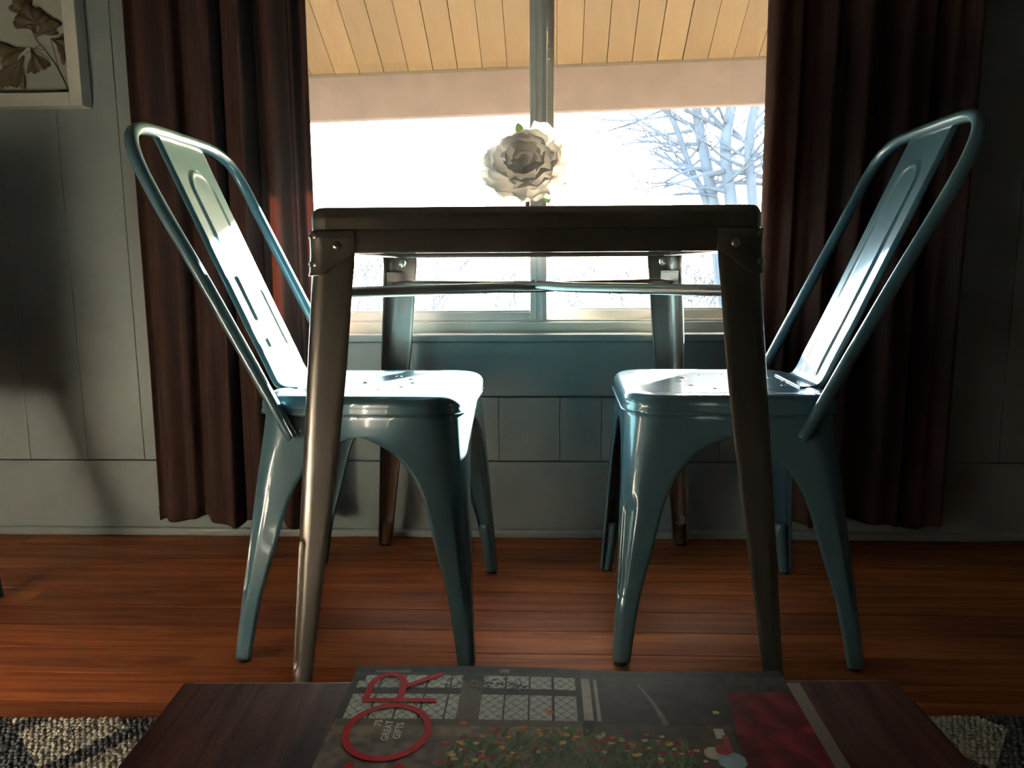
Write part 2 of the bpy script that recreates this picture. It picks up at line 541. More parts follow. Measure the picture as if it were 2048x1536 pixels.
def tree_clump():
    r2 = random.Random(5)
    base = Vector((2.25, 9.0, -.55))
    t = thing('bare_tree', 'bare many-trunked tree outside the right side of the window', 'tree', base)
    trunks = [  # polylines x, z at distance 9 with radii
        ([(2.25, -.55), (2.10, .4), (1.93, 1.32), (1.80, 1.9), (1.70, 2.4), (1.55, 3.4), (1.5, 4.4)], .085),
        ([(2.28, -.55), (2.20, .5), (2.09, 1.32), (2.00, 1.92), (2.06, 2.4), (2.2, 3.4), (2.3, 4.6)], .085),
        ([(2.33, -.55), (2.38, .5), (2.31, 1.32), (2.24, 1.92), (2.30, 2.4), (2.5, 3.3), (2.6, 4.4)], .07),
        ([(2.20, -.55), (2.02, .5), (1.86, 1.3), (1.66, 1.75), (1.50, 2.15), (1.28, 2.6), (1.0, 3.4)], .05),
        ([(2.40, -.55), (2.55, .6), (2.62, 1.4), (2.75, 2.1), (2.9, 3.0), (3.0, 4.0)], .06),
    ]
    for pl, r in trunks:
        yy = r2.uniform(-.25, .25)
        pts = catmull([(x - base.x, yy + r2.uniform(-.04, .04), z - base.z) for x, z in pl], 5)
        rad = [r * (1 - .5 * i / len(pts)) for i in range(len(pts))]
        MB().tube(pts, rad, 9).build('trunk', M['bark'], t, 60)
        mb = MB()
        for k in range(14):
            i = r2.randrange(int(len(pts) * .38), len(pts) - 1)
            d = Vector((r2.choice((-1, -1, 1)) * r2.uniform(.5, 1), r2.gauss(0, .4), r2.uniform(-.15, .7))).normalized()
            branch_tubes(mb, pts[i], d, r2.uniform(.4, .9), rad[i] * .42, 3, r2, .004, .55)
        mb.build('branches', M['bark'], t, 60)['kind'] = 'stuff'
    mb = MB()
    for (x0, z0, x1, z1, r) in ((1.55, 2.36, 2.2, 2.02, .03), (1.85, 1.66, 2.45, 1.62, .04), (2.26, 1.9, 2.75, 1.62, .035), (2.02, 2.2, 2.5, 1.75, .03), (1.75, 1.72, 1.35, 1.58, .02), (1.95, 1.42, 1.45, 1.44, .018)):
        pts = catmull([(x0 - base.x, 0, z0 - base.z), ((x0 + x1) / 2 - base.x, r2.uniform(-.1, .1), (z0 + z1) / 2 - base.z + .03), (x1 - base.x, 0, z1 - base.z)], 5)
        mb.tube(pts, [r, *[r * .8] * (len(pts) - 2), r * .6], 7)
    mb.build('boughs', M['bark'], t, 60)
tree_clump()
sg = thing('broken_snag', 'pale tan broken trunk standing behind the bare tree', 'snag', (2.34, 9.7, -.56))
pts = catmull([(0, 0, 0), (-.03, 0, 1.0), (-.05, 0, 1.9), (-.02, 0, 2.3), (0, 0, 2.55)], 6)
MB().tube(pts, [.10 - .035 * (i / len(pts)) - (.03 if i > len(pts) * .75 else 0) for i in range(len(pts))], 10).build('stump_trunk', M['snag'], sg, 60)

def bush(x, y, w, h, seed, label):
    r2 = random.Random(seed)
    t = thing('bare_shrub', label, 'shrub', (x, y, -.62), group=None)
    mb = MB()
    for k in range(20):
        d = Vector((r2.gauss(0, .45), r2.gauss(0, .3), 1)).normalized()
        branch_tubes(mb, Vector((r2.uniform(-w / 2, w / 2), r2.uniform(-.3, .3), 0)), d, h * r2.uniform(.4, .6), .018, 4, r2, .006, .6, (2, 3))
    mb.build('twigs', M['twig'], t)
bush(-3.4, 17, 2.2, 2.6, 3, 'pale leafless shrub far outside behind the left window pane')
bush(-.1, 22, 2.6, 1.9, 4, 'pale leafless shrub far outside behind the white flower')
bush(2.4, 15, 2.4, 2.0, 5, 'pale leafless shrub far outside left of the bare tree')

# ------------------------------------------------------------------ curtains
def curtain(name, label, xa, xb, y0, ztop, zbot, seed, folds, hem):
    r2 = random.Random(seed)
    t = thing(name, label, 'curtain', ((xa + xb) / 2, y0, zbot))
    n = 150
    ph = [r2.uniform(0, 6.28) for _ in range(6)]
    rows = []
    for iz in range(60):
        u = iz / 59.0; z = zbot + (ztop - zbot) * u
        row = []
        for i in range(n):
            s = i / (n - 1)
            x = xa + (xb - xa) * s
            wid = 1.0 + hem * (1 - u) ** 2
            x = (xa + xb) / 2 + (x - (xa + xb) / 2) * wid
            q = s + .018 * math.sin(3 * u + ph[3]) + .03 * math.sin(2 * math.pi * s * 1.3 + ph[4])
            a = math.sin(2 * math.pi * folds * q + ph[0])
            a = math.copysign(abs(a) ** .7, a)
            yy = .026 * a * (.75 + .25 * math.sin(5 * s + ph[1])) + .010 * math.sin(2 * math.pi * folds * 2.3 * q + ph[2]) + .004 * math.sin(9 * u + 14 * s)
            x += .010 * math.cos(2 * math.pi * folds * q + ph[0] + .8)
            zz = z
            if iz == 0: zz = z + .008 * math.sin(2 * math.pi * folds * .5 * q + ph[5]) + .004 * math.sin(2 * math.pi * folds * q)
            row.append((x - (xa + xb) / 2, yy, zz - zbot))
        rows.append(row)
    o = MB().grid(rows).build('curtain_panel', M['curtain'], t, 80)
    solid(o, .0016)
    hm = MB().grid([[(x, y_ - .0012, z + .004) for x, y_, z in rows[0]], [(x, y_ - .0022, z) for x, y_, z in rows[1]]]).build('hem', M['curtain'], t, 80)
    return t
curtain('window_curtain', 'brown curtain behind the left chair, left of the window', -.915, -.512, 1.765, 2.06, .058, 21, 4.4, .035)
curtain('window_curtain', 'dark brown curtain behind the right chair, right of the window', .487, .93, 1.765, 2.06, .062, 33, 4.8, .03)
rod = thing('curtain_rod', 'dark curtain rod above the window', 'curtain rod', (0, 1.765, 2.09))
MB().tube([(-1.1, 0, 0), (1.1, 0, 0)], .011, 14).build('pole', M['rod'], rod, 40)
for s in (-1, 1):
    MB().lathe([(.001, -.025), (.015, -.018), (.022, 0), (.015, .018), (.001, .025)], 14).xform(Matrix.Translation((s * 1.115, 0, 0)) @ Matrix.Rotation(math.pi / 2, 4, 'Y')).build('finial', M['rod'], rod, 40)
    MB().box(s * 1.0 - .008, s * 1.0 + .008, .0, WY - 1.765, -.008, .008).build('bracket', M['rod'], rod)

# ------------------------------------------------------------------ framed ginkgo picture
PXR, PZB, PD = -1.047, 1.027, .040
PWD, PHT, PF = .34, .42, .030
fx0, fx1, fz0, fz1 = PXR - PWD, PXR, PZB, PZB + PHT
pic = thing('shadow_box_picture', 'white shadow box frame holding a dried ginkgo sprig on the left wall', 'picture', ((fx0 + fx1) / 2, WY, PZB))
px = -(fx0 + fx1) / 2
def pb(name, x0, x1, y0, y1, z0, z1, m, bev=.0):
    return box(name, x0 + px, x1 + px, y0, y1, z0 - PZB, z1 - PZB, m, pic, bev)
pb('frame_side', fx0, fx0 + PF, -PD, -.0005, fz0, fz1, M['white_frame'], .0015)
pb('frame_side', fx1 - PF, fx1, -PD, -.0005, fz0, fz1, M['white_frame'], .0015)
pb('frame_rail', fx0 + PF, fx1 - PF, -PD, -.0005, fz0, fz0 + PF, M['white_frame'], .0015)
pb('frame_rail', fx0 + PF, fx1 - PF, -PD, -.0005, fz1 - PF, fz1, M['white_frame'], .0015)
pb('backing', fx0 + PF, fx1 - PF, -.016, -.0005, fz0 + PF, fz1 - PF, M['mat_board'])
pb('pane', fx0 + PF, fx1 - PF, -.034, -.032, fz0 + PF, fz1 - PF, M['glass'])
def ginkgo(cx, cz, ang, R, spread=1.25, dy=-.019):
    mb = MB(); n = 14
    rows = []
    for k in range(4):
        f = k / 3
        row = []
        for i in range(n + 1):
            a = ang + spread * (i / n - .5) * (0.4 + .6 * f if k < 2 else 1)
            rr = R * (.06 + .94 * f)
            if k == 3: rr *= 1 + .05 * math.sin(i * 2.1) - (.16 if abs(i - n / 2) < 1 else 0)
            row.append((cx + rr * math.cos(a), dy - .002 * math.sin(i * .9) - .004 * f * abs(i / n - .5), cz + rr * math.sin(a)))
        rows.append(row)
    mb.grid(rows)
    mb.v = [(x + px, y_, z - PZB) for x, y_, z in mb.v]
    return solid(mb.build('ginkgo_leaf', M['leaf_dry'], pic, 60), .0008)
for g in ((-1.166, 1.222, 1.98, .043, 1.35), (-1.150, 1.185, 2.0, .052, 1.3), (-1.156, 1.180, .62, .050, .95), (-1.177, 1.160, 3.50, .062, 1.0),
          (-1.120, 1.178, -.35, .046, 1.2), (-1.168, 1.160, -1.25, .050, 1.0), (-1.183, 1.146, -2.12, .068, .85), (-1.232, 1.135, -1.5, .055, 1.0),
          (-1.245, 1.20, 2.7, .06, 1.2), (-1.115, 1.19, 1.4, .028, 1.5), (-1.105, 1.165, -.75, .040, 1.1), (-1.160, 1.195, 1.2, .045, 1.2), (-1.140, 1.205, 2.6, .05, 1.2)):
    ginkgo(g[0], g[1], g[2], g[3] * 1.13, g[4] * 1.12, -.019 - .0012 * rng.random() * 4)
sp = catmull([(-1.0864, -.019, 1.0575), (-1.1001, -.020, 1.0931), (-1.1126, -.020, 1.1205), (-1.1351, -.020, 1.1534), (-1.1537, -.02, 1.1774), (-1.165, -.02, 1.215)], 6)
MB().tube([(p.x + px, p.y, p.z - PZB) for p in sp], .0014, 7).build('sprig_stem', M['leaf_dry'], pic, 60)
for a_, b_ in (((-1.1351, 1.1534), (-1.177, 1.160)), ((-1.120, 1.13), (-1.168, 1.160)), ((-1.106, 1.105), (-1.120, 1.178)), ((-1.145, 1.165), (-1.183, 1.146))):
    MB().tube([(a_[0] + px, -.0195, a_[1] - PZB), (b_[0] + px, -.0195, b_[1] - PZB)], .0007, 5).build('leaf_stalk', M['leaf_dry'], pic)

# ------------------------------------------------------------------ sheet metal leg shared by chairs and table
def pchip(xs, ys, x):
    xs = np.array(xs); ys = np.array(ys); h = np.diff(xs); d = np.diff(ys) / h
    m = np.zeros(len(xs)); m[0] = d[0]; m[-1] = d[-1]
    for i in range(1, len(xs) - 1):
        m[i] = 0 if d[i - 1] * d[i] <= 0 else 2 * d[i - 1] * d[i] / (d[i - 1] + d[i])
    i = int(np.clip(np.searchsorted(xs, x) - 1, 0, len(xs) - 2)); t = (x - xs[i]) / h[i]
    return float((2 * t**3 - 3 * t**2 + 1) * ys[i] + (t**3 - 2 * t**2 + t) * h[i] * m[i] + (-2 * t**3 + 3 * t**2) * ys[i + 1] + (t**3 - t**2) * h[i] * m[i + 1])

def sheet_leg(zs, corner, wx, wy, rad, sx, sy, lip_=.006, recess=None, nfl=8, na=13, ztop=9.0, rec_w=2.3):
    """rounded L section at every height; corner(z) -> (x, y) outer corner for the (+,+) quadrant; flanges of length wx, wy"""
    rows = []
    for z in zs:
        cx, cy = corner(z); a = wx(z); b = wy(z); r = min(rad(z), .82 * min(a, b)); lip = lip_ if z < ztop else .0; le = .0012 if z < ztop else .0
        path = []
        # flange lying on the side face, from its free edge to the corner
        path.append((cx - a, cy - lip)); path.append((cx - a - le, cy - lip * .35)); path.append((cx - a + le, cy - le / 3))
        for i in range(1, nfl): path.append((cx - a + (a - r) * i / nfl, cy))
        for i in range(na):
            t = math.pi / 2 * (1 - i / (na - 1))
            path.append((cx - r + r * math.cos(t), cy - r + r * math.sin(t)))
        for i in range(1, nfl): path.append((cx, cy - r - (b - r) * i / nfl))
        path.append((cx - le / 3, cy - b + le)); path.append((cx - lip * .35, cy - b - le)); path.append((cx - lip, cy - b))
        if recess:
            depth = recess(z); mid = (len(path) - 1) / 2
            path = [(x - depth * smooth01(rec_w - abs(i - mid) / (na * .125)) * .7071, y_ - depth * smooth01(rec_w - abs(i - mid) / (na * .125)) * .7071) for i, (x, y_) in enumerate(path)]
        rows.append([(sx * x, sy * y_, z) for x, y_ in path])
    return MB().grid(rows)

# ------------------------------------------------------------------ teal sheet metal chairs
def make_chair(label, loc, rz):
    t = thing('metal_cafe_chair', label, 'chair', loc, rz, 'teal metal cafe chairs')
    ZT = .450
    SX, SY, SCX = .1785, .179, .0115
    def outline(inset, n=12):
        hx, hy = SX - inset, SY - inset; pts = []
        for cxs, cys, a0, r in ((1, 1, 0, .068), (-1, 1, 90, .060), (-1, -1, 180, .060), (1, -1, 270, .068)):
            r = max(.004, r - inset * .75)
            for i in range(n + 1):
                a = math.radians(a0 + 90 * i / n)
                pts.append((SCX + cxs * (hx - r) + r * math.cos(a), cys * (hy - r) + r * math.sin(a)))
            # straight runs get a slight outward bow
        return pts
    rings = []
    prof = [(-.0005, .420), (.0012, .4195), (.0005, .423), (.0022, .4275), (.0018, .432)]
    for i in range(1, 8):
        a = math.pi / 2 * i / 7
        prof.append((.0018 + .017 * (1 - math.cos(a)), .432 + .018 * math.sin(a)))
    prof += [(.026, .4503), (.036, .4500), (.044, .4487), (.058, .4482)]
    for ins, z in prof:
        rings.append([(x, y_, z) for x, y_ in outline(ins)])
    base = outline(.058)
    for f in (.75, .5, .25, .06):
        rings.append([(SCX + (x - SCX) * f, y_ * f, .4482 - .0012 * (1 - f)) for x, y_ in base])
    seat = MB().grid(rings, True, False, True).build('seat', M['chair'], t, 50)
    solid(seat, .0014, -1)
    # punched holes: small domes with a dark opening, twelve on a circle and one in the middle
    hole_me = MB().lathe([(.0075, 0), (.0055, .0005), (.0040, .0012), (.0033, .0013), (.003, .0008)], 12).mesh('drain_rim', M['chair'], 60)
    dark_me = MB().lathe([(.0030, .0), (.0030, .0010)], 10).mesh('drain_opening', M['rubber'])
    spots = [(-.020, 0)] + [(-.020 + .093 * math.cos(math.radians(30 * k)), .093 * math.sin(math.radians(30 * k))) for k in range(12)]
    for x, y_ in spots:
        h = link('drain_hole', hole_me, seat); h.location = (x, y_, .4478)
        h2 = link('drain_opening', dark_me, seat); h2.location = (x, y_, .4479)
    # legs : one pressed sheet each, reaching to the middle of both aprons
    TZ = .430
    for sx in (1, -1):
        for sy in (1, -1):
            top = (.1825 if sx > 0 else .1585, .1715); foot = (.205, .2175)
            def corner(z, top=top, foot=foot):
                k = 1 - z / TZ; k = k * (.9 + .1 * k)
                return (top[0] + (foot[0] - top[0]) * k, top[1] + (foot[1] - top[1]) * k)
            zt = [0, .105, .195, .28, .323, .352, .370, .380, .3835]
            def wfun(z, half):
                if z >= .3835: return half
                return min(half, pchip(zt, [.0250, .034, .051, .068, .087, .110, .136, .159, half], z))
            mid = SCX
            wx = lambda z: wfun(z, (corner(z)[0] - mid) if sx > 0 else (corner(z)[0] + mid))
            wy = lambda z: wfun(z, corner(z)[1])
            def rad(z): return .012 + .034 * smooth01(z / .43) + .012 * smooth01((z - .3) / .13)
            zs = list(np.linspace(0.008, .30, 36)) + list(np.linspace(.306, .378, 20)) + [.380, .3815, .3828, .3836, .386, .395, .41, TZ]
            rec = lambda z: .0048 * smooth01((z - .100) / .030) * smooth01((.285 - z) / .030)
            leg = sheet_leg(zs, corner, wx, wy, rad, sx, sy, .0065, rec, ztop=.3833, na=21).build('leg', M['chair'], t, 62)
            solid(leg, .0014)
            f0 = corner(.01); f1 = corner(.112); q0 = .0131; q1 = .0165
            pts = [(sx * (f0[0] - q0), sy * (f0[1] - q0), .006), (sx * (f1[0] - q1), sy * (f1[1] - q1), .108), (sx * (f1[0] - q1), sy * (f1[1] - q1), .116)]
            MB().tube(pts, [.0114, .0146, .011], 20).build('foot_sleeve', M['chair'], leg, 50)
            MB().tube([(sx * (f0[0] - q0), sy * (f0[1] - q0), .0), (sx * (f0[0] - q0), sy * (f0[1] - q0), .010)], .0108, 16).build('rubber_foot', M['rubber'], leg, 50)
    # bent tube of the back
    half = [(-.093, .1865, .384), (-.103, .1878, .402), (-.158, .190, .512), (-.222, .195, .640), (-.281, .202, .757), (-.313, .201, .825),
            (-.331, .181, .866), (-.3405, .134, .886), (-.3440, .06, .8905)]
    path = [Vector((x, -y_, z)) for x, y_, z in half] + [Vector((-.3445, 0, .8905))] + [Vector(p) for p in half[::-1]]
    cp = catmull(path, 7)
    n = len(cp); rad_ = []; 
    for i in range(n):
        e_ = min(i, n - 1 - i) / 7.0
        rad_.append(.0105 if e_ > 1.2 else .0088 + .0017 * e_ / 1.2)
    MB().tube(cp, rad_, 16).build('back_tube', M['chair'], t, 60)
    # splat with its raised outline
    nu, nt = 56, 120
    curve = catmull([(-.118, 0, .4500), (-.140, 0, .4512), (-.152, 0, .457), (-.160, 0, .470), (-.172, 0, .498), (-.205, 0, .570), (-.250, 0, .672), (-.297, 0, .780), (-.343, 0, .886)], 30)
    L = [0]
    for a_, b_ in zip(curve[:-1], curve[1:]): L.append(L[-1] + (b_ - a_).length)
    def at(s):
        s *= L[-1]; i = max(0, min(len(curve) - 2, int(np.searchsorted(L, s)) - 1)); q = (s - L[i]) / max(1e-9, L[i + 1] - L[i])
        p = curve[i].lerp(curve[i + 1], q); tg = (curve[i + 1] - curve[i]).normalized()
        return p, Vector((tg.z, 0, -tg.x))
    rows = []
    for j in range(nt + 1):
        s = j / nt; p, nrm = at(s)
        row = []
        hw = .084
        for i in range(nu + 1):
            u = (i / nu * 2 - 1) * hw
            # capsule outline ridge
            s_top = .80 * L[-1]; sl = s * L[-1]; R = .040
            dv = max(0., sl - s_top); d = math.hypot(u, dv) - R
            ridge = .0044 * math.exp(-(d / .0034) ** 2) + (.0016 * smooth01((-d) / .006) if d < 0 else 0)
            if s < .12: ridge *= smooth01((s - .06) / .06)
            edge = -.007 * smooth01((abs(u) - (hw - .006)) / .006)
            q = p + nrm * (ridge + edge)
            row.append((q.x, u, q.z))
        rows.append(row)
    solid(MB().grid(rows).build('back_splat', M['chair'], t, 70), .0014)
    return t

make_chair('teal metal chair on the left of the table, facing right', (-.3129, 1.4118, 0), -.0315)
make_chair('teal metal chair on the right of the table, facing left', (.3236, 1.4211, 0), math.pi - .0201)

# ------------------------------------------------------------------ gunmetal table
TW, TH, TA, TF = .6414, .7434, .0635, .739
tb = thing('metal_table', 'square gunmetal metal table between the two teal chairs', 'table', (-.0196, 1.4253, 0), .0235)
def rsq(h, r, n=10):
    pts = []
    for cx, cy, a0 in ((1, 1, 0), (-1, 1, 90), (-1, -1, 180), (1, -1, 270)):
        for i in range(n + 1):
            a = math.radians(a0 + 90 * i / n)
            pts.append((cx * (h - r) + r * math.cos(a), cy * (h - r) + r * math.sin(a)))
    return pts
H2 = TW / 2
rings = []
for ins, z in [(.001, TH - .032), (.0, TH - .031), (.0, TH - .016)] + [(.012 * (1 - math.cos(math.pi / 2 * i / 6)), TH - .014 + .014 * math.sin(math.pi / 2 * i / 6)) for i in range(1, 7)] + [(.03, TH), (.1, TH)]:
    rings.append([(x, y_, z) for x, y_ in rsq(H2 - ins, max(.012, .030 - ins))])
solid(MB().grid(rings, True, False, True).build('table_top', M['gun'], tb, 40), .0015, -1)
rings = []
for ins, z in ((.004, TH - .030), (.003, TH - .033), (.003, TH - TA + .002), (.005, TH - TA), (.028, TH - TA), (.029, TH - TA + .004)):
    rings.append([(x, y_, z) for x, y_ in rsq(H2 - ins, max(.006, .028 - ins))])
solid(MB().grid(rings, True).build('apron', M['gun'], tb, 40), .0015)
rivet_me = MB().lathe([(.0062, 0), (.0060, .0012), (.0040, .0028), (.0016, .0030), (.0015, .0018)], 14).mesh('rivet', M['bolt'], 40)
def put(me, name, parent, p, n):
    o = link(name, me, parent); o.location = p
    o.rotation_euler = Vector(n).to_track_quat('Z', 'Y').to_euler(); return o
LT = TH - TA + .030
for sx in (1, -1):
    for sy in (1, -1):
        def corner(z):
            k = max(0., 1 - z / (TH - TA)); return (H2 - .0015 + (TF / 2 - H2) * k,) * 2
        w = lambda z: .0285 + (.0605 - .0285) * smooth01(z / .62) ** .8 if z < .62 else .0605 + .004 * (z - .62) / .1
        rad = lambda z: .017 + .012 * z
        rec = lambda z: .0042 * smooth01((z - .064) / .008) * smooth01((.268 - z) / .008)
        zs = [.012, .03, .05, .06, .064, .068, .072, .08, .10, .14, .18, .22, .25, .258, .262, .266, .27, .28, .30, .34, .40, .46, .52, .58, .63, .66, LT]
        leg = sheet_leg(zs, corner, w, w, rad, sx, sy, .004, rec, 5, 17).build('leg', M['gun'], tb, 50)
        solid(leg, .0018)
        c0 = corner(0)[0]
        MB().tube([(sx * (c0 - .0145), sy * (c0 - .0145), .004), (sx * (corner(.05)[0] - .0145), sy * (corner(.05)[0] - .0145), .056)], [.0115, .0135], 16).build('foot_sleeve', M['gun'], leg, 50)
        MB().tube([(sx * (c0 - .0145), sy * (c0 - .0145), 0), (sx * (c0 - .0145), sy * (c0 - .0145), .012)], .0118, 14).build('rubber_foot', M['rubber'], leg, 50)
        # corner bracket wrapped round the outside
        bc = lambda z: (corner(min(z, TH - TA))[0] + .0028,) * 2
        bw = lambda z: .066 if z > .681 else pchip([.648, .652, .662, .672, .681], [.020, .028, .040, .052, .066], max(.648, z))
        bz = [.648, .650, .653, .657, .661, .665, .669, .673, .677, .681, .690, .700, TH - .033]
        br = sheet_leg(bz, bc, bw, bw, lambda z: .022, sx, sy, .0022, None, 5, 11).build('corner_bracket', M['gun'], tb, 50)
        solid(br, .0012)
        c = bc(.69)[0]
        put(rivet_me, 'screw', br, (sx * (c - .043), sy * (c + .0004), .690), (0, sy, 0))
        put(rivet_me, 'screw', br, (sx * (c + .0004), sy * (c - .043), .690), (sx, 0, 0))
        for zz in (.703, .664):
            cc = bc(zz)[0] - .022
            for nx_, ny_ in ((.5, .866), (.866, .5)):
                q = put(rivet_me, 'rivet', br, (sx * (cc + .0224 * nx_), sy * (cc + .0224 * ny_), zz), (sx * nx_, sy * ny_, 0)); q.scale = (.62, .62, .55)
        # inner tab that takes the brace
        ci = corner(.63)[0]
        tabm = MB(); s_ = ci - .030
        tabm.tube([(sx * (s_ + .024), sy * (s_ + .002), .645), (sx * (s_ + .002), sy * (s_ + .024), .645)], .004, 6)
        tabm.add([(sx * (s_ + .027), sy * (s_ - .006), .618), (sx * (s_ - .006), sy * (s_ + .027), .618), (sx * (s_ - .006), sy * (s_ + .027), .648), (sx * (s_ + .027), sy * (s_ - .006), .648)], [(0, 1, 2, 3)])
        solid(tabm.build('brace_tab', M['gun'], tb), .002)
        q = put(rivet_me, 'bolt', tb, (sx * (ci - .038), sy * (ci - .038), .668), (-sx, -sy, 0)); q.scale = (1.5, 1.5, 2.6)
for k, sg in enumerate((1, -1)):
    a = H2 + .0035 - .020
    pts = []; fl_ = []; rd = []
    for i in range(41):
        s = i / 40 * 2 - 1
        pts.append((a * s, sg * a * s, .6225 + (.0035 if k else -.0035) * math.exp(-(s / .12) ** 2)))
        e_ = min(abs(abs(s) - 1) / .12, 1); m_ = min(1, abs(s) / .10)
        fl_.append(.35 + .65 * smooth01(e_) * (.45 + .55 * smooth01(m_))); rd.append(.0088 + .003 * (1 - smooth01(e_)) + .002 * (1 - smooth01(m_)))
    MB().tube(pts, rd, 14, True, fl_).build('cross_brace', M['gun'], tb, 50)
MB().lathe([(.006, -.010), (.006, .010), (.003, .012)], 10, (0, 0, .6225)).build('brace_bolt', M['bolt'], tb, 40)

# ------------------------------------------------------------------ silk flower in a low bud vase
FX, FY = -.031, 1.45
vz = TH + .0005
vase = MB().lathe([(.012, 0), (.024, .001), (.029, .008), (.027, .016), (.016, .022), (.0085, .024), (.0075, .0235), (.007, .010), (.001, .009)], 28).build('bud_vase', M['vase'], None, 50)
vase.location = (FX - .001, FY, vz)
tag(vase, 'low pale bud vase under the flower on the table top', 'vase')
flw = thing('silk_flower', 'white silk peony standing on the table in front of the window', 'flower', (FX, FY, vz + .0095))
MB().tube(catmull([(0, 0, 0), (.001, .006, .03), (-.001, .016, .065), (0, .016, .090)], 6), .0044, 10).build('stem', M['stem'], flw, 60)
r3 = random.Random(12)
FC = Vector((-.003, -.004, .0925))
axis = Vector((-.16, -.90, .40)).normalized()
qrot = axis.to_track_quat('Z', 'Y').to_matrix().to_4x4()
def petal(theta_end, R, az, half, ruff, seed):
    """one cupped petal lying on a shell of radius R, from the base of the bloom up to theta_end off its axis"""
    r4 = random.Random(seed); nu, nv = 10, 10; rows = []
    ph_ = r4.uniform(0, 6.28); curl = r4.uniform(.05, .24); TH0 = min(math.radians(160), theta_end + 1.15)
    for j in range(nv + 1):
        s = j / nv
        th = TH0 + (theta_end - TH0) * s
        row = []
        wid = half * (.25 + .75 * math.sin(math.pi * min(1, .05 + .72 * s)) ** .8)
        for i in range(nu + 1):
            u = i / nu * 2 - 1
            tt = th + .30 * u * u * s ** 3 + ruff * s * s * (math.sin(4 * u + ph_) * .5 + math.sin(9 * u + 2 * ph_) * .3)
            a_ = az + wid * u / max(.55, math.sin(max(.45, min(2.6, th))))
            rr = R * (.30 + .70 * smooth01(s * 1.25)) * (1 + curl * s ** 4 + .03 * math.sin(6 * u + ph_) * s)
            row.append((rr * math.sin(tt) * math.cos(a_), rr * math.sin(tt) * math.sin(a_), rr * math.cos(tt) * .88))
        rows.append(row)
    return MB().grid(rows)
layers = [(6, .016, 3, .9), (22, .028, 5, .70), (38, .040, 7, .56), (54, .051, 8, .50), (70, .060, 10, .44), (86, .067, 11, .40), (102, .070, 10, .42)]
pk = 0
for te, R_, cnt, half in layers:
    for k in range(cnt):
        pk += 1
        mb = petal(math.radians(te + r3.gauss(0, 5)), R_ * r3.uniform(.90, 1.09), 2 * math.pi * k / cnt + R_ * 60 + r3.gauss(0, .12), half * r3.uniform(.85, 1.15), .15, pk)
        mb.xform(Matrix.Translation(FC) @ Matrix.Diagonal((1.06, .8, .90, 1)) @ qrot)
        mb.build('petal', M['petal'], flw, 80)
MB().lathe([(.001, -.012), (.010, -.006), (.013, .004), (.009, .013), (.001, .017)], 14).xform(Matrix.Translation(FC) @ qrot).build('flower_heart', M['petal'], flw, 80)
for (dx, dz, s_) in ((.034, -.050, 1), (-.036, -.046, .7), (-.008, .064, .9)):
    rows = []
    for j in range(7):
        s = j / 6; wv = .009 * s_ * math.sin(math.pi * (.05 + .95 * s)) ** .8
        dirn = Vector((.35 if dx > 0 else -.3, -.1, -1 if dz < 0 else 1)).normalized(); side = Vector((dirn.z, 0, -dirn.x))
        p0 = FC + Vector((dx, .022 if dz < 0 else .03, dz * (.95 if dz < 0 else .80))) + dirn * (.026 * s_ * s)
        rows.append([tuple(p0 - side * wv), tuple(p0 + Vector((0, -.002, 0))), tuple(p0 + side * wv)])
    lf = MB().grid(rows).build('leaf', M['leaf'], flw, 80)
for dx, dz in ((.034, -.050), (-.036, -.046)):
    MB().tube([tuple(FC + Vector((0, .022, -.02))), tuple(FC + Vector((dx, .022, dz * .95)))], .0012, 6).build('leaf_stalk', M['leaf'], flw)

# ------------------------------------------------------------------ low wooden coffee table with magazines
CZ = .390
ctr = .036
ct = thing('coffee_table', 'dark stained wooden coffee table in front under the magazine', 'coffee table', (0, .477, 0), ctr)
bevel(MB().box(-.2385, .2315, -.95, 0, CZ - .028, CZ).build('table_top', M['darkwood'], ct), .0035, 3)
for x0 in (-.215, .163):
    for y0 in (-.93, -.07):
        bevel(MB().box(x0, x0 + .045, y0, y0 + .045, .012, CZ - .028).build('leg', M['darkwood'], ct), .003)
for x0, x1, y0, y1 in ((-.17, .163, -.06, -.042), (-.17, .163, -.918, -.90), (-.207, -.189, -.885, -.07), (.178, .196, -.885, -.07)):
    MB().box(x0, x1, y0, y1, CZ - .085, CZ - .028).build('apron', M['darkwood'], ct)

MX0, MX1, MY0, MY1 = -.1205, .150, .2555, .4655
mag_rot = .012
def mag_surface(z0, x, y_, lift=1.0):
    u = (x - MX0) / (MX1 - MX0); v = (y_ - MY0) / (MY1 - MY0)
    return z0 + lift * (.0016 * math.sin(4.2 * u + .6) * v ** 3 + .0040 * max(0, u - .55) ** 1.2 * v ** 3 - .0012 * math.exp(-((u - .62) / .12) ** 2) * v ** 4)

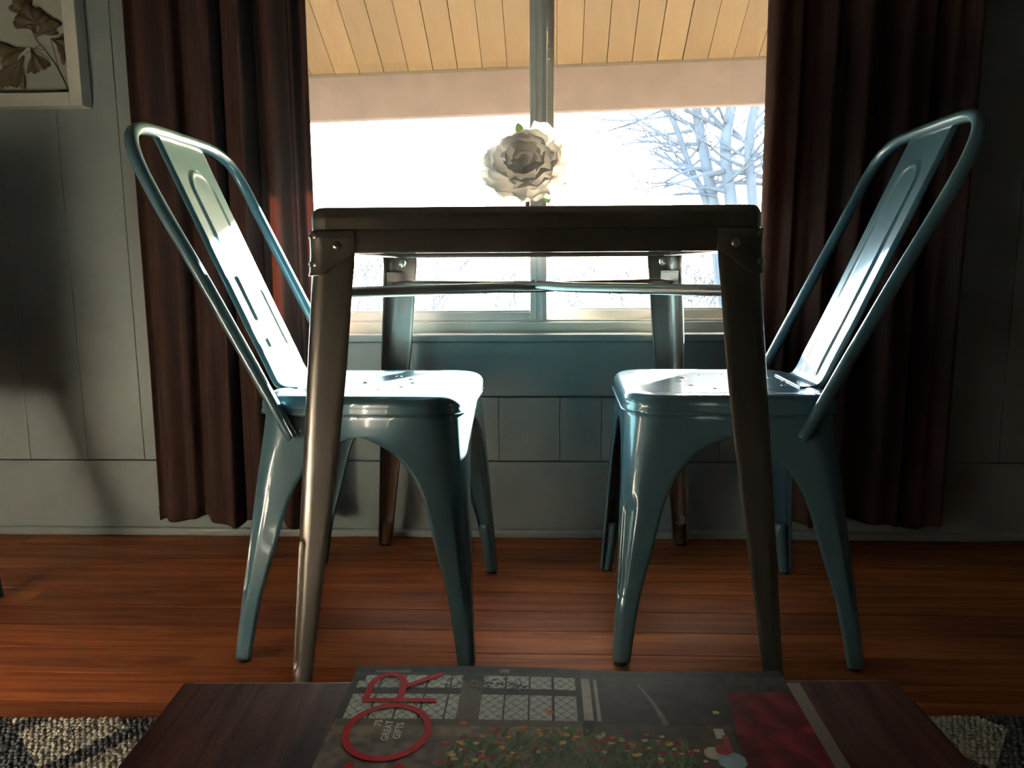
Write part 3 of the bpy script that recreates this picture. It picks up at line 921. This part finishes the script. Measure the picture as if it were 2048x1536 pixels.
def magazine_body(name, label, x0, x1, y0, y1, z0, z1, mat_, cover_lift):
    t = thing(name, label, 'magazine', (0, 0, z0))
    rows_b, rows_t = [], []
    nx, ny = 40, 16
    mb = MB(); top = []
    for j in range(ny + 1):
        y_ = y0 + (y1 - y0) * j / ny
        top.append([(x0 + (x1 - x0) * i / nx, y_ + mag_rot * (x0 + (x1 - x0) * i / nx - x0), mag_surface(z1, x0 + (x1 - x0) * i / nx, y_, cover_lift) - z0) for i in range(nx + 1)])
    for layer in range(2):
        pass
    mb.grid(top)
    bot = [[(x, y_, .0002 + (z - (z1 - z0)) * .6 if z > (z1 - z0) else .0002) for x, y_, z in r] for r in top]
    mb.grid(bot)
    n = nx + 1; o2 = (ny + 1) * n
    ring = list(range(n)) + [n * k + nx for k in range(1, ny + 1)] + [n * ny + k for k in range(nx - 1, -1, -1)] + [n * k for k in range(ny - 1, 0, -1)]
    for a_, b_ in zip(ring, ring[1:] + ring[:1]): mb.f.append((a_, b_, b_ + o2, a_ + o2))
    mb.build('pages', mat_, t, 40)
    return t
magazine_body('magazine', 'tan covered magazine lying under the decorating magazine', MX0 + .012, MX1 + .0125, MY0 - .004, MY1 - .001, CZ, CZ + .0055, M['tan_cover'], .9)
mag = magazine_body('magazine', 'decorating magazine with red masthead on top of the coffee table', MX0, MX1, MY0, MY1, CZ + .0062, CZ + .0125, M['paper'], 1.0)
MZ = CZ + .0130      # printed cover sheet

def cover_print(X, Y):
    """flat print of the cover, evaluated in sheet coordinates (metres)"""
    C = np.zeros(X.shape + (3,))
    C[:] = (.035, .024, .020)
    rs = np.random.default_rng(3)
    def vnoise(sx, sy, seed):
        r_ = np.random.default_rng(seed); T = r_.random((64, 64))
        u = (X - MX0) * sx; v = (Y - MY0) * sy
        i = np.floor(u).astype(int); j = np.floor(v).astype(int); fu = u - i; fv = v - j
        fu = fu * fu * (3 - 2 * fu); fv = fv * fv * (3 - 2 * fv)
        g = lambda a, b: T[(a % 64), (b % 64)]
        return (g(i, j) * (1 - fu) + g(i + 1, j) * fu) * (1 - fv) + (g(i, j + 1) * (1 - fu) + g(i + 1, j + 1) * fu) * fv
    n1 = vnoise(220, 220, 1); n2 = vnoise(600, 600, 2); n3 = vnoise(90, 130, 5)
    def rect(x0, x1, y0, y1, c, a=1.0, nz=.25):
        m = (X >= x0) & (X <= x1) & (Y >= y0) & (Y <= y1)
        f = (1 - nz / 2 + nz * n1)[..., None]
        C[m] = (C * (1 - a) + np.array(c) * f * a)[m]
    # wall on the right of the windows, then stonework below
    rect(.028, MX1, .395, MY1, (.045, .032, .028), nz=.5)
    rect(.028, .105, .36, .405, (.075, .052, .038), nz=.5)
    rect(MX0, .022, MY0, .4075, (.20, .145, .095), nz=.7)
    m = (X < .03) & (Y < .392)
    st = ((np.floor((X + .02 * np.floor(Y / .011)) / .024) + np.floor(Y / .011)) % 2) * .12 + .8
    C[m] = (np.array((.17, .13, .098)) * (st * (.6 + .8 * n1))[..., None])[m]
    # window bay : frame, panes, lead lattice
    rect(MX0, .034, .406, MY1, (.050, .038, .030), nz=.4)
    for x0, x1 in ((-.1165, -.0510), (-.0385, .0200)):
        for y0, y1 in ((.4405, .4545), (.4075, .4330)):
            m = (X >= x0) & (X <= x1) & (Y >= y0) & (Y <= y1)
            if x0 < -.1: m &= ~((X < -.112) & (Y > .448))
            pane = np.array((.42, .42, .37)) * (.86 + .22 * n3)[..., None]
            d1 = np.abs(((X + .9 * Y) / .0066) % 1 - .5); d2 = np.abs(((X - .9 * Y) / .0066) % 1 - .5)
            ln = (d1 > .44) | (d2 > .44)
            vb = np.abs(((X - x0) / .0146) % 1 - .5) > .46
            pane[ln] = (.16, .12, .13); pane[vb] = (.05, .04, .04)
            C[m] = pane[m]
    rect(-.0510, -.0385, .404, .450, (.135, .105, .078))
    rect(MX0, .022, .4010, .4075, (.11, .083, .060))
    rect(.0230, .0285, .4090, .4545, (.36, .31, .28)); rect(.0305, .0325, .408, .454, (.34, .30, .27))
    rect(.0285, .0305, .408, .456, (.05, .035, .03))
    # pale draped figure edge on the wall
    for k in range(40):
        yy = .405 + k * .0011; xx = .063 + .010 * ((yy - .405) / .044) ** 1.5 * -1 + .004
        rect(xx, xx + .0035 - .00006 * k, yy, yy + .0012, (.15, .115, .10), .8)
    # red cloth at the right, mantel edge
    edge = .111 + (.44 - Y) * -.10
    m = (X > edge) & (Y < .4405)
    fold = .55 + .45 * np.sin((X + .35 * Y) * 300 + 3 * n3)
    C[m] = (np.array((.19, .018, .022)) * (.35 + .75 * fold * n3 + .25 * n1)[..., None])[m]
    # small ornament beside the cloth
    def disc(x, y, r, c, ry=None):
        m = ((X - x) / r) ** 2 + ((Y - y) / (ry or r)) ** 2 < 1
        C[m] = np.array(c) * (.85 + .3 * n1[m])[:, None]
    disc(.0905, .3800, .0055, (.38, .33, .26)); disc(.0985, .3735, .0075, (.26, .34, .36)); disc(.096, .3830, .0045, (.30, .045, .05))
    rect(.0945, .1000, .393, .402, (.42, .37, .32)); rect(.0975, .1010, .385, .396, (.33, .06, .06))
    disc(.0995, .4185, .0018, (.45, .34, .15))
    # flowers : stems and blossoms
    for k in range(520):
        x = rs.uniform(-.052, .082); top = .392 - .35 * abs(x - .012) * rs.uniform(.3, 1.0) + rs.uniform(-.02, .014)
        if x > .045: top = min(top, .392)
        a = rs.normal(0, .35); l_ = rs.uniform(.004, .013); w_ = rs.uniform(.0004, .0011)
        g = rs.uniform(.5, 1.4)
        dx = X - x; dy = Y - (top - l_ / 2); s = dx * math.cos(a) + dy * math.sin(a); t_ = -dx * math.sin(a) + dy * math.cos(a)
        m = (np.abs(s) < w_) & (np.abs(t_) < l_ / 2)
        C[m] = np.array((.085, .105, .035)) * g
    for k in range(130):
        x = rs.uniform(-.055, .085); y_ = .402 - .33 * abs(x - .012) * rs.uniform(.2, 1.2) - abs(rs.normal(0, .012))
        c = ((.40, .12, .035), (.30, .035, .035), (.46, .27, .06), (.24, .025, .05), (.40, .33, .18))[rs.integers(5)]
        disc(x, y_, rs.uniform(.0008, .0021), c, rs.uniform(.0008, .0016))
    for x, y_ in ((-.045, .447), (-.046, .404), (.003, .416), (-.012, .401)): disc(x, y_, .0024, (.42, .14, .04), .0020)
    # evergreen sprig hanging across the mullion
    for k in range(160):
        x = rs.uniform(-.062, -.012); y_ = .4445 + rs.normal(0, .004)
        disc(x, y_, rs.uniform(.0004, .0016), (.022, .028, .014), .0006)
    # dark border at the far edge
    rect(MX0, MX1, .4580, MY1 + .01, (.030, .022, .018), nz=.4)
    rect(-.108, -.085, .4578, .4605, (.13, .09, .075)); rect(-.028, -.022, .458, .462, (.16, .12, .06))
    C *= (1.65 * (.93 + .14 * n2))[..., None]
    C = np.minimum(C, .85)
    return C
gx_ = np.linspace(MX0, MX1, 500); gy_ = np.concatenate([np.linspace(MY0, .352, 60)[:-1], np.linspace(.352, MY1, 210)])
GX, GY = np.meshgrid(gx_, gy_)
prn = cover_print(GX, GY)
U = (GX - MX0) / (MX1 - MX0); V = (GY - MY0) / (MY1 - MY0)
GZ = MZ + (.0016 * np.sin(4.2 * U + .6) * V ** 3 + .0040 * np.maximum(0, U - .55) ** 1.2 * V ** 3 - .0012 * np.exp(-((U - .62) / .12) ** 2) * V ** 4)
co = np.stack([GX, GY + mag_rot * (GX - MX0), GZ - (CZ + .0062)], -1).reshape(-1, 3)
nx_, ny_ = len(gx_), len(gy_)
idx = np.arange(nx_ * ny_).reshape(ny_, nx_)
quads = np.stack([idx[:-1, :-1], idx[:-1, 1:], idx[1:, 1:], idx[1:, :-1]], -1).reshape(-1, 4)
me = bpy.data.meshes.new('printed_cover')
me.vertices.add(len(co)); me.vertices.foreach_set('co', co.ravel())
me.loops.add(quads.size); me.loops.foreach_set('vertex_index', quads.ravel().astype(np.int32))
me.polygons.add(len(quads)); me.polygons.foreach_set('loop_start', np.arange(0, quads.size, 4, dtype=np.int32))
me.update(calc_edges=True)
ca = me.color_attributes.new('print', 'FLOAT_COLOR', 'POINT')
ca.data.foreach_set('color', np.concatenate([prn.reshape(-1, 3), np.ones((len(co), 1))], 1).ravel().astype(np.float32))
me.polygons.foreach_set('use_smooth', [True] * len(quads))
cm = mat('cover_print', (.1, .1, .1), .42, spec=.03); kk = NT(cm)
at_ = kk.n('ShaderNodeAttribute', attribute_name='print'); kk.color(at_.outputs['Color'])
me.materials.append(cm)
link('printed_cover', me, mag)
def on_cover(x, y_, dz=.00025):
    return (x, y_ + mag_rot * (x - MX0), mag_surface(MZ, x, y_) + dz - (CZ + .0062))
# masthead letters : thin flat strokes; reading direction runs away from the camera, letter tops point left
def stroke(path, w, name='masthead_letter'):
    """flat ribbon along a list of (x, y)"""
    mb = MB(); L_, R_ = [], []
    p = [Vector((a, b)) for a, b in path]
    for i in range(len(p)):
        t_ = (p[min(i + 1, len(p) - 1)] - p[max(i - 1, 0)]).normalized(); n_ = Vector((-t_.y, t_.x)) * w / 2
        L_.append(on_cover(*(p[i] + n_))); R_.append(on_cover(*(p[i] - n_)))
    return mb.grid([L_, R_])
def ell(cx, cy, rx, ry, a0, a1, n=48):
    return [(cx + rx * math.cos(math.radians(a0 + (a1 - a0) * i / n)), cy + ry * math.sin(math.radians(a0 + (a1 - a0) * i / n))) for i in range(n + 1)]
LW = .0042
ltr = MB()
for pth in (ell(-.0877, .3958, .0228, .0248, 0, 360),): ltr = stroke(pth, LW)
ltr.build('masthead_letter', M['red_ink'], mag)
r_ = stroke([(-.1095 + .0006, .4262), (-.0645, .4262)], LW)                       # upright of the R, lies across
b_ = stroke([(-.1070, .4262), (-.1070, .4400)] + ell(-.0968, .4410, .0102, .0140, 180, 0, 24) + [(-.0866, .4262)], LW)
l_ = stroke([(-.0866, .4400), (-.0645, .4560)], LW)
for q in (b_, l_): r_.add([(x, y_, z + .0001) for x, y_, z in q.v], q.f)
r_.build('masthead_letter', M['red_ink'], mag)
stroke(ell(-.0885, .3400, .0228, .0290, 140 - 90 + 3, -230 + 90 - 3 + 0, 48) if False else ell(-.0885, .3420, .0226, .0280, 60, -240, 48), LW).build('masthead_letter', M['red_ink'], mag)
def cover_text(body, x, y_, size):
    cu = bpy.data.curves.new('cover_line', 'FONT'); cu.body = body; cu.size = size; cu.align_x = 'CENTER'; cu.align_y = 'CENTER'
    cu.space_character = 1.05; cu.offset = .00016
    o = bpy.data.objects.new('cover_line', cu); COL.objects.link(o)
    dg = bpy.context.evaluated_depsgraph_get(); dg.update()
    m_ = bpy.data.meshes.new_from_object(o.evaluated_get(dg))
    bpy.data.objects.remove(o); 
    vv = []
    for v in m_.vertices:
        vv.append(on_cover(x - v.co.y, y_ + v.co.x, .0003))
    for v, c_ in zip(m_.vertices, vv): v.co = c_
    m_.materials.clear(); m_.materials.append(M['white_ink'])
    link('cover_line', m_, mag)
cover_text('75', -.0940, .4030, .0058)
cover_text('GREAT', -.0876, .3958, .0058)
cover_text('GIFTS', -.0812, .3958, .0058)

# ------------------------------------------------------------------ rug
RUGR = .033
rug = thing('area_rug', 'cream looped area rug with grey lattice lines beneath the coffee table', 'rug', (0, 1.049, 0), RUGR)
bevel(MB().box(-1.75, 1.45, -2.3, 0, .0005, .007).build('rug_base', M['rug'], rug), .002)
ico = bmesh.new(); bmesh.ops.create_icosphere(ico, subdivisions=1, radius=1.0)
iv = np.array([v.co[:] for v in ico.verts]); ifc = np.array([[v.index for v in f.verts] for f in ico.faces]); ico.free()
P = []
pit = .0082
j = 0; yy = -.004
while yy > -.36:
    xs = np.arange(-1.15, 1.25, pit) + (pit / 2 if j % 2 else 0)
    P.append(np.stack([xs + nrng.normal(0, .0009, len(xs)), yy + nrng.normal(0, .0008, len(xs)), nrng.uniform(.0065, .0085, len(xs))], 1)); yy -= pit * .9; j += 1
P = np.concatenate(P); N = len(P)
sc_ = np.stack([nrng.uniform(.0042, .0050, N), nrng.uniform(.0037, .0045, N), nrng.uniform(.0030, .0042, N)], 1)
VV = (iv[None] * sc_[:, None] + P[:, None]).reshape(-1, 3)
FF = (ifc[None] + (np.arange(N) * len(iv))[:, None, None]).reshape(-1, 3)
me = bpy.data.meshes.new('rug_loops')
me.vertices.add(len(VV)); me.vertices.foreach_set('co', VV.ravel())
me.loops.add(FF.size); me.loops.foreach_set('vertex_index', FF.ravel().astype(np.int32))
me.polygons.add(len(FF)); me.polygons.foreach_set('loop_start', np.arange(0, FF.size, 3, dtype=np.int32))
me.update(calc_edges=True); me.polygons.foreach_set('use_smooth', [True] * len(FF)); me.materials.append(M['rug'])
o = link('rug_loops', me, rug); o['kind'] = 'stuff'

# ------------------------------------------------------------------ black cabinet whose leg shows at the left edge
cb = thing('black_side_cabinet', 'black side cabinet, one slim leg showing at the left edge', 'cabinet', (-1.372, 1.40, 0))
def cbx(n_, *b, bev=.003): return box(n_, *b, M['black'], cb, bev)
cbx('body', -.20, .205, -.17, .17, .33, .66); cbx('cabinet_top', -.212, .215, -.185, .185, .66, .682)
d_ = cbx('door', -.19, .195, -.186, -.171, .345, .65); box('knob', .15, .165, -.20, -.186, .46, .475, M['bolt'], d_, .003)
for sx in (-1, 1):
    for sy in (-1, 1):
        MB().tube([(.0025 + sx * .16, sy * .13, .34), (.034 + sx * .230, sy * .05, 0)], [.018, .009], 12).build('leg', M['black'], cb, 50)

# ------------------------------------------------------------------ unseen cream ottoman, added to bounce sun onto the left wall and floor
ot = thing('bounce_ottoman', 'unseen cream ottoman added left of the coffee table to bounce sunlight', 'ottoman', (-1.36, .31, 0))
M['cream_cloth'] = paint_mat('cream_cloth', (.76, .70, .60), .9, .06, .4)
rows = []
def sq(hx, hy, r, z, n=6):
    pts = []
    for cx, cy, a0 in ((1, 1, 0), (-1, 1, 90), (-1, -1, 180), (1, -1, 270)):
        for i in range(n + 1):
            a = math.radians(a0 + 90 * i / n); pts.append((cx * (hx - r) + r * math.cos(a), cy * (hy - r) + r * math.sin(a), z))
    return pts
MB().grid([sq(.30 - i_, .27 - i_, .05, z) for i_, z in ((.012, .08), (.0, .09), (.0, .30), (.01, .31))], True, True, True).build('base', M['cream_cloth'], ot, 50)
MB().grid([sq(.30 - i_, .27 - i_, .055, z) for i_, z in ((.02, .311), (.0, .325), (-.004, .36), (.0, .39), (.02, .405), (.12, .415))], True, True, True).build('cushion', M['cream_cloth'], ot, 60)
for sx in (-1, 1):
    for sy in (-1, 1):
        MB().tube([(sx * .24, sy * .21, .012), (sx * .23, sy * .20, .085)], [.014, .022], 12).build('leg', M['darkwood'], ot, 50)
